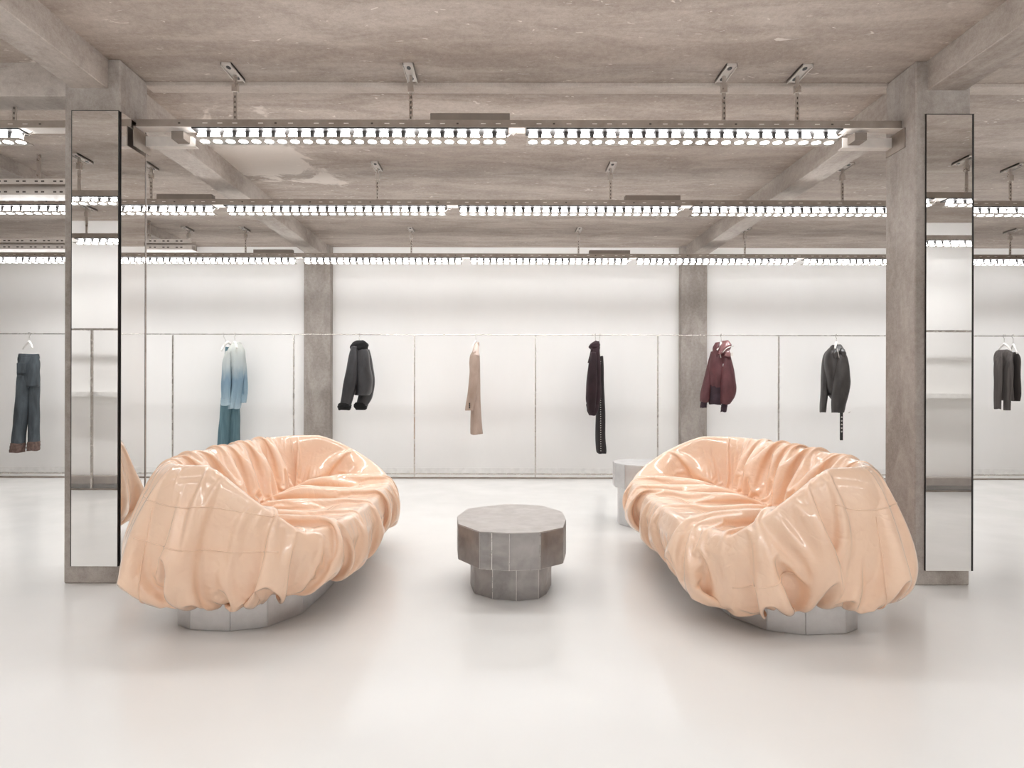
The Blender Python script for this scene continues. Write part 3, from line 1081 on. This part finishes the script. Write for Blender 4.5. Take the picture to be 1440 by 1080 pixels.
def hanger(px, label, top=478, drop=8, l=-8, r_=8, ang_y=.10, thick=.011, clips=None, dy=0.0):
    """white hanger: hook over the rail, sloping shoulders; ang_y = half depth of the arms"""
    x = gx(px)
    h = empty('clothes_hanger', (x, YR + dy, gz(top)), label, 'hanger', 'white hangers on the rack')
    R = .02
    hook = [(x, YR + dy, gz(top))] + [(x, YR + dy, RZ - .005)]
    hook = [(x, YR, gz(top)), (x, YR, RZ - .03), (x, YR + .013, RZ - .015), (x, YR + .0165, RZ + .004), (x, YR + .009, RZ + .0165),
            (x, YR - .008, RZ + .0165), (x, YR - .0165, RZ + .006), (x, YR - .0165, RZ - .006)]
    hook = [(a, b_ + dy * max(0, min(1, (RZ - .02 - c) * 10)), c) for a, b_, c in hook]
    MB().tube(hook, .0028, 6).build('hook', 'steel', h, True)
    pts = []
    for s in np.linspace(-1, 1, 15):
        pp = (l * -s if s < 0 else r_ * s)
        z = gz(top) - abs(s) ** 1.4 * drop / F * YR
        pts.append((gx(px + pp), YR + dy + ang_y * s, z))
    MB().tube(pts, [thick * (1.25 - .5 * abs(s)) for s in np.linspace(-1, 1, 15)], 8).build('shoulder_bar', 'hanger', h, True)
    if clips:
        for (cx_, cy_) in clips:
            MB().box(gx(cx_) - .012, gx(cx_) + .012, YR + dy - .02, YR + dy + .02, gz(cy_) - .03, gz(cy_) + .03).build('clip', 'hanger', h, bevel=.004)
    return h


# --- charcoal jeans with turned-up cuffs
hanger(41, 'white clip hanger holding the charcoal jeans', 482, 10, -14, 10, -.06, .012, [(31, 501), (51, 502)])
g = garment('jeans', 41, 505, 'charcoal grey jeans with brown turned-up cuffs hanging by the waist', 'jeans')
loft('seat', [(28, 53, 500, 0, .055), (27, 54, 507, 0, .075), (26.5, 54, 525, 0, .085), (26, 53.5, 545, 0, .08)], 'jean_dark', g, fold=.06, seed=1)
loft('trouser_leg', [(26.5, 43, 530, -.02, .075), (25, 41, 550, -.03, .075), (22.5, 38, 580, -.03, .07), (20, 35.5, 605, -.03, .07), (18, 33.5, 627, -.03, .07)], 'jean_dark', g, seed=2)
loft('trouser_leg', [(40, 54, 532, .03, .07), (41, 53.5, 555, .04, .07), (42, 53.5, 580, .04, .065), (42, 53.5, 605, .04, .065), (41.5, 53.5, 626, .04, .065)], 'jean_dark', g, seed=3)
loft('turned_cuff', [(17.5, 34, 624.5, -.03, .076), (16.5, 33.2, 631, -.03, .078), (15.5, 32.5, 637.5, -.03, .078)], 'jean_cuff', g, fold=.03, seed=4)
loft('turned_cuff', [(41, 54.5, 622.5, .04, .07), (40.3, 54.3, 629, .04, .072), (40.5, 54, 635, .04, .07)], 'jean_cuff', g, fold=.03, seed=5)
loft('waistband', [(27.5, 53.5, 499.5, 0, .06), (27.2, 54, 502, 0, .066), (27, 54.3, 505, 0, .072)], 'jean_dark', g, fold=.02, seed=6)
MB().box(gx(31.5), gx(44.5), YR - .100, YR - .075, gz(527), gz(512)).build('back_pocket', 'jean_dark', g, bevel=.006)

# --- bleached denim shirt with flared jeans behind it
hanger(314, 'white hanger of the flared blue jeans', 481, 13, -4, 9, .10, .014, dy=.12)
hanger(330, 'white hanger inside the bleached denim shirt', 482, 9, -4, 9, -.12, .012)
g = garment('flared_jeans', 325, 600, 'long flared teal-blue jeans hanging behind the bleached denim shirt', 'jeans', .24)
loft('seat', [(317, 334, 489, 0.240, .05), (316, 335, 505, 0.240, .05), (314, 336, 530, 0.240, .07), (312.5, 337, 555, 0.240, .075)], 'jean_teal', g, seed=11)
loft('trouser_leg', [(312.5, 328, 548, 0.220, .06), (310.5, 325.5, 575, 0.215, .065), (308, 323.5, 610, 0.210, .075), (305, 322, 655, 0.210, .09)], 'jean_teal', g, seed=12, fold=.16)
loft('trouser_leg', [(322, 337, 548, 0.280, .06), (322, 336.7, 575, 0.290, .065), (321.5, 336.5, 610, 0.290, .075), (321, 336.5, 655, 0.290, .09)], 'jean_teal', g, seed=13, fold=.16)
g = garment('denim_shirt', 330, 576, 'bleached ombre denim shirt with long sleeves on white hanger', 'shirt')
loft('shirt_body', [(326, 339, 485, -.01, .05), (321, 343, 494, -.01, .09), (322, 344, 508, -.01, .10), (325.5, 342.5, 530, -.01, .10), (325, 339, 556, -.01, .10), (323, 336, 575.5, -.01, .105)], 'shirt', g, seed=14, fold=.26)
loft('sleeve', [(318, 325, 495, -.09, .045), (314.5, 325, 508, -.10, .055), (313, 325, 530, -.11, .06), (312.5, 324.5, 550, -.115, .06), (312, 324.5, 562, -.115, .05)], 'shirt', g, seed=15, fold=.28)
loft('cuff', [(311.5, 324.5, 561, -.115, .052), (311, 324.5, 566, -.115, .052), (311.5, 325, 571, -.115, .05)], 'shirt', g, seed=16, fold=.03)
loft('sleeve', [(338, 343.5, 496, .03, .05), (340, 345.5, 515, .05, .055), (340, 347, 535, .06, .055), (338.5, 347.5, 555, .06, .05)], 'shirt', g, seed=17, fold=.26)
loft('cuff', [(338, 347.3, 554, .06, .05), (338, 346.8, 560, .06, .05), (338.5, 345.5, 567, .06, .048)], 'shirt', g, seed=18, fold=.03)
loft('collar', [(328.5, 338.5, 482.5, -.01, .045), (327, 339, 486, -.01, .055), (325.5, 338.5, 491, -.01, .06)], 'shirt', g, seed=19, fold=.04)

# --- black leather jacket with fur collar
hanger(505, 'white hanger inside the black fur-collared jacket', 487, 9, -6, 7, .12, .01)
g = garment('shearling_jacket', 505, 557, 'black hide jacket with fur collar and fur cuffs, sleeves flared', 'jacket')
loft('jacket_body', [(497, 514, 487, 0, .06), (495, 518, 496, 0, .10), (496, 521, 515, 0, .12), (498, 523.5, 535, 0, .13), (499.5, 523, 549, 0, .125), (499, 519, 556, 0, .12)], 'shearling', g, seed=21, fold=.06)
loft('sleeve', [(494, 503, 488, -.07, .05), (491, 503.5, 500, -.09, .065), (487, 503, 520, -.12, .075), (483, 501, 542, -.14, .075), (480, 496.5, 560, -.14, .07), (478.5, 493.5, 572, -.14, .065)], 'shearling', g, seed=22, fold=.05)
loft('sleeve', [(512, 519, 492, .06, .05), (512, 523, 508, .09, .07), (511, 526, 528, .11, .08), (508, 526.5, 545, .11, .08), (503, 523, 560, .10, .07), (501, 517, 571, .10, .065)], 'shearling', g, seed=23, fold=.05)
loft('fur_cuff', [(476.5, 493.5, 567.5, -.14, .07), (475, 494, 572, -.14, .078), (477, 492.5, 577, -.14, .07)], 'fur', g, seed=24, fold=.07, nf=9)
loft('fur_cuff', [(499.5, 516.5, 566.5, .10, .07), (497.5, 517, 571, .10, .078), (501, 515, 576.5, .10, .068)], 'fur', g, seed=25, fold=.07, nf=9)
loft('fur_collar', [(502, 512, 479.5, 0, .05), (496, 517, 483, 0, .09), (493, 517.5, 488, 0, .10), (493, 515.5, 493, -.005, .09), (496, 510, 497, -.01, .07)], 'fur', g, seed=26, fold=.07, nf=9)

# --- taupe coat
hanger(669, 'white hanger inside the taupe coat', 480, 9, -4, 3, .16, .01)
g = garment('long_coat', 669, 610, 'long taupe wool coat hanging nearly edge-on', 'coat')
loft('coat_body', [(667.5, 673, 483, 0, .06), (664.5, 673.5, 494, 0, .17), (661, 674.5, 503, 0, .19), (661, 675.5, 530, 0, .19), (662.5, 675.5, 560, 0, .19), (662, 677.5, 590, 0, .21), (661.5, 679, 609.5, 0, .22)], 'trench', g, seed=31, fold=.05)
loft('sleeve', [(661, 671, 499, -.17, .05), (660, 673.5, 510, -.185, .06), (660, 674, 528, -.20, .065), (658.5, 672, 545, -.21, .065), (655.5, 667.5, 566, -.21, .06), (654, 665.5, 577, -.21, .055)], 'trench', g, seed=32, fold=.05)
loft('sleeve', [(664, 672, 499, .16, .05), (664, 673, 520, .19, .06), (664, 673, 550, .20, .06), (664, 672, 576, .20, .055)], 'trench', g, seed=33, fold=.05)
loft('pale_lapel', [(668.5, 673, 482, -.03, .03), (665.5, 673.6, 490, -.11, .05), (664.5, 673.8, 500, -.165, .035)], 'trench_light', g, seed=34, fold=.03)
loft('collar', [(670, 673.5, 481.5, -.03, .03), (669.5, 674, 484, -.05, .04), (670.5, 673.8, 487, -.07, .03)], 'trench', g, seed=35, fold=.03)
for q in range(3):
    MB().box(gx(661), gx(662.6), YR - .278, YR - .262, gz(567 + 2.6 * q + 1.2), gz(567 + 2.6 * q - 1)).build('cuff_button', 'dark', g, bevel=.002)

# --- aubergine top and studded trousers
hanger(837, 'white hanger inside the dark aubergine jacket', 482, 7, -4, 4, .14, .01)
hanger(843.5, 'white hanger of the studded black trousers', 479, 4, -1, 2, .13, .016, [(846, 500)], dy=.16)
g = garment('studded_trousers', 845, 637, 'narrow black trousers with a line of silver studs down the side', 'trousers', .20)
loft('trouser_leg', [(842, 847.5, 501, 0.180, .10), (841, 848, 515, 0.180, .12), (839.5, 849, 545, 0.180, .12), (838.5, 850.5, 580, 0.180, .12), (838, 851, 612, 0.180, .13), (838.5, 852, 630, 0.180, .14), (840, 852, 636.5, 0.180, .13)], 'trouser_black', g, seed=41, fold=.04)
stud_me = MB().lathe([(.0, -.006), (.005, -.004), (.006, 0)], 8).mesh('stud', 'zip', True)
for q in range(40):
    f_ = q / 39
    o = link('stud', stud_me, g, (gx(845.3 + .6 * f_) - g.location.x, -.02 - (.118 + .012 * f_) - .006, gz(508 + f_ * 126) - g.location.z))
    o.rotation_euler = (math.radians(-90), 0, 0)
g = garment('aubergine_jacket', 834, 583, 'dark aubergine jacket with scarf collar and hanging strap', 'jacket', -.1)
loft('jacket_body', [(833, 842, 483, -.10, .06), (831, 843, 492, -.10, .10), (828, 844, 510, -.10, .12), (825.5, 845, 535, -.10, .13), (824, 845, 555, -.10, .13), (825, 843.5, 566, -.10, .125)], 'aubergine', g, seed=42, fold=.08)
loft('hem_gather', [(825.5, 843.5, 564, -.10, .12), (825, 842.5, 570, -.10, .125), (826.5, 840.5, 578, -.10, .12), (829, 837.5, 583.5, -.10, .10)], 'aubergine', g, seed=43, fold=.10, nf=8)
loft('sleeve', [(831, 838, 495, -.20, .04), (828, 839, 512, -.22, .055), (826, 839.5, 535, -.23, .06), (825.5, 838.5, 560, -.23, .06), (827, 836.5, 577, -.225, .05)], 'aubergine', g, seed=44, fold=.06)
loft('scarf_collar', [(836, 842, 479.5, -.10, .05), (830, 843, 483, -.10, .08), (828, 843.5, 487.5, -.10, .09), (832, 843, 492, -.10, .08)], 'aubergine', g, seed=45, fold=.08)
strip('hanging_strap', [(831, 487, -.16), (829, 496, -.17), (826.5, 505, -.17), (825, 511, -.17)], .014, 'aubergine', g)

# --- burgundy bomber
hanger(1014, 'white hanger inside the burgundy bomber jacket', 482, 10, -9, 10, .09, .013)
g = garment('bomber_jacket', 1010, 568, 'burgundy bomber jacket with shiny collar and dark ribbed cuffs', 'jacket')
loft('jacket_body', [(1006, 1020, 489, 0, .06), (1001, 1025, 496, 0, .10), (998, 1025, 510, 0, .12), (998, 1024, 530, 0, .125), (999, 1022, 544, 0, .12)], 'bomber', g, seed=51, fold=.06)
loft('waist_rib', [(998.5, 1022.5, 541, 0, .115), (998.5, 1020, 553, 0, .115), (998, 1019, 561, 0, .12), (999, 1018, 568, 0, .115)], 'bomber_rib', g, seed=52, fold=.08, nf=9)
loft('sleeve', [(1000, 1006, 494, .05, .05), (996.5, 1004.5, 508, .07, .065), (991, 1001, 530, .07, .075), (986, 998.5, 552, .06, .08), (985, 997.5, 561, .05, .075), (986.5, 995, 565, .05, .06)], 'bomber', g, seed=53, fold=.05)
loft('sleeve', [(1017, 1025, 495, -.07, .05), (1015.5, 1028, 506, -.09, .07), (1014, 1032, 525, -.11, .085), (1013, 1034.5, 543, -.12, .09), (1013, 1032, 558, -.12, .085), (1013, 1026, 567.5, -.12, .065)], 'bomber', g, seed=54, fold=.05)
loft('cuff', [(986.5, 994.5, 564, .05, .05), (985.5, 993.5, 568, .05, .05), (985, 993, 572.5, .05, .05)], 'bomber_rib', g, seed=55, fold=.04, nf=9)
loft('cuff', [(1015, 1023, 567, -.12, .05), (1014.5, 1022, 572, -.12, .05), (1014, 1021, 578.5, -.12, .05)], 'bomber_rib', g, seed=56, fold=.04, nf=9)
loft('shoulder_yoke', [(1018, 1024, 491, -.085, .05), (1017, 1026, 496, -.10, .06), (1017, 1026.5, 501, -.105, .065)], 'bomber_shine', g, seed=57, fold=.02)
loft('collar', [(1016.5, 1023.5, 478.5, -.02, .06), (1015, 1026, 482.5, -.03, .09), (1012, 1027, 487, -.04, .10), (1009.5, 1023, 493, -.06, .08), (1009, 1014, 497, -.08, .05)], 'bomber_shine', g, seed=58, fold=.04)
loft('collar', [(1007, 1011, 481, .0, .05), (1003.5, 1010.5, 487, -.02, .06), (1003, 1009.5, 494, -.03, .06), (1005.5, 1008.8, 501, -.06, .04)], 'bomber', g, seed=59, fold=.04)
strip('white_piping', [(1010.5, 496, -.145), (1014, 491.5, -.15), (1019, 488.5, -.15), (1026, 487, -.13)], .006, 'zip', g)
strip('zip', [(1007.8, 494, -.10), (1008.6, 503, -.125)], .006, 'zip', g)
strip('lower_zip', [(1009.8, 562, -.125), (1010, 567.5, -.125)], .005, 'zip', g)
MB().box(gx(1011), gx(1016.5), YR - .145, YR - .118, gz(515.5), gz(511.5)).build('chest_tab', 'tab', g, bevel=.003)
MB().box(gx(1021), gx(1024), YR - .165, YR - .145, gz(501), gz(496)).build('sleeve_tab', 'slot', g, bevel=.003)

# --- biker jacket
hanger(1176, 'white hanger inside the worn black leather biker jacket', 481, 9, -8, 9, .10, .013)
g = garment('biker_jacket', 1173, 557, 'worn black leather biker jacket with a long perforated belt end', 'jacket')
loft('jacket_body', [(1169, 1183, 486, 0, .06), (1162, 1187, 495, 0, .10), (1161, 1187, 510, 0, .115), (1163, 1185, 535, 0, .11), (1165.5, 1182, 551, 0, .10), (1171, 1179, 560, 0, .09)], 'biker', g, seed=61, fold=.08)
loft('sleeve', [(1162, 1169, 493, .05, .045), (1157.5, 1167, 503, .07, .055), (1156, 1165, 525, .08, .06), (1155, 1163.5, 550, .07, .055), (1154, 1161.5, 570, .06, .05), (1153.5, 1160.5, 578.5, .06, .045)], 'biker', g, seed=62, fold=.06)
loft('sleeve', [(1178, 1187, 493, -.07, .05), (1177, 1190, 503, -.09, .07), (1175, 1193, 520, -.11, .08), (1173, 1194.5, 536, -.12, .08), (1171, 1191.5, 555, -.12, .075), (1170.5, 1188, 570, -.115, .07), (1170.5, 1185.5, 579, -.11, .065)], 'biker', g, seed=63, fold=.06)
loft('collar', [(1171, 1182, 484, -.01, .05), (1168, 1183.5, 488, -.02, .07), (1167, 1183, 495, -.04, .08), (1170, 1177, 503, -.07, .05)], 'biker', g, seed=64, fold=.05)
bl = MB().box(gx(1174), gx(1178.2), YR - .122, YR - .114, gz(617), gz(570)).build('belt_end', 'biker_dark', g, bevel=.002)
eye_me = MB().lathe([(.009, -.002), (.006, -.004), (.004, -.001)], 10).mesh('eyelet', 'zip', True)
for q in range(5):
    o = link('eyelet', eye_me, bl, (gx(1176.2) - g.location.x, -.121, gz(585 + q * 5) - g.location.z))
    o.rotation_euler = (math.radians(-90), 0, 0)
strip('zip', [(1170.5, 490, -.105), (1171.2, 498, -.13), (1172.2, 503.5, -.13)], .005, 'zip', g)
strip('zip', [(1184, 579, -.15), (1186, 577, -.16)], .005, 'zip', g)
loft('shoulder_yoke', [(1179.5, 1184.5, 489, -.07, .05), (1179, 1187.5, 494, -.09, .06), (1180, 1188.5, 500, -.10, .062)], 'biker', g, seed=65, fold=.02)

# --- knit pair beyond the single-mirror column
hanger(1412, 'white hanger of the charcoal ribbed sweater', 482, 11, -4, 4, -.07, .011)
hanger(1424.5, 'white hanger of the dark brown knit top', 483, 13, -2, 3, .08, .010)
g = garment('ribbed_sweater', 1411, 562, 'charcoal ribbed long-sleeved sweater hanging beside a dark brown knit top', 'sweater')
loft('sweater_body', [(1406, 1416, 490.5, 0, .05), (1402, 1420, 495, 0, .09), (1401.5, 1421, 510, 0, .095), (1402.5, 1421, 535, 0, .095), (1404, 1421, 561, 0, .10)], 'sweater', g, seed=71, fold=.07, nf=9)
loft('sleeve', [(1402, 1407, 494, -.06, .045), (1400, 1407, 510, -.09, .05), (1400, 1406.5, 540, -.10, .05), (1400, 1405.5, 573.5, -.10, .045)], 'sweater', g, seed=72, fold=.05)
loft('sleeve', [(1414, 1420, 495, -.06, .045), (1414, 1421, 512, -.10, .05), (1413.5, 1421, 540, -.11, .05), (1413, 1419.5, 560, -.11, .045), (1413.5, 1419, 575, -.11, .045)], 'sweater', g, seed=73, fold=.05)
g = garment('knit_top', 1425, 562, 'dark brown knit top hanging beside the charcoal ribbed sweater', 'top', .03)
loft('knit_body', [(1423, 1426.5, 494, .03, .06), (1421.8, 1428, 503, .03, .10), (1421.5, 1429, 530, .03, .10), (1421.5, 1429, 555, .03, .105), (1422, 1427, 562, .03, .10)], 'sweater_dark', g, seed=74, fold=.06, nf=9)
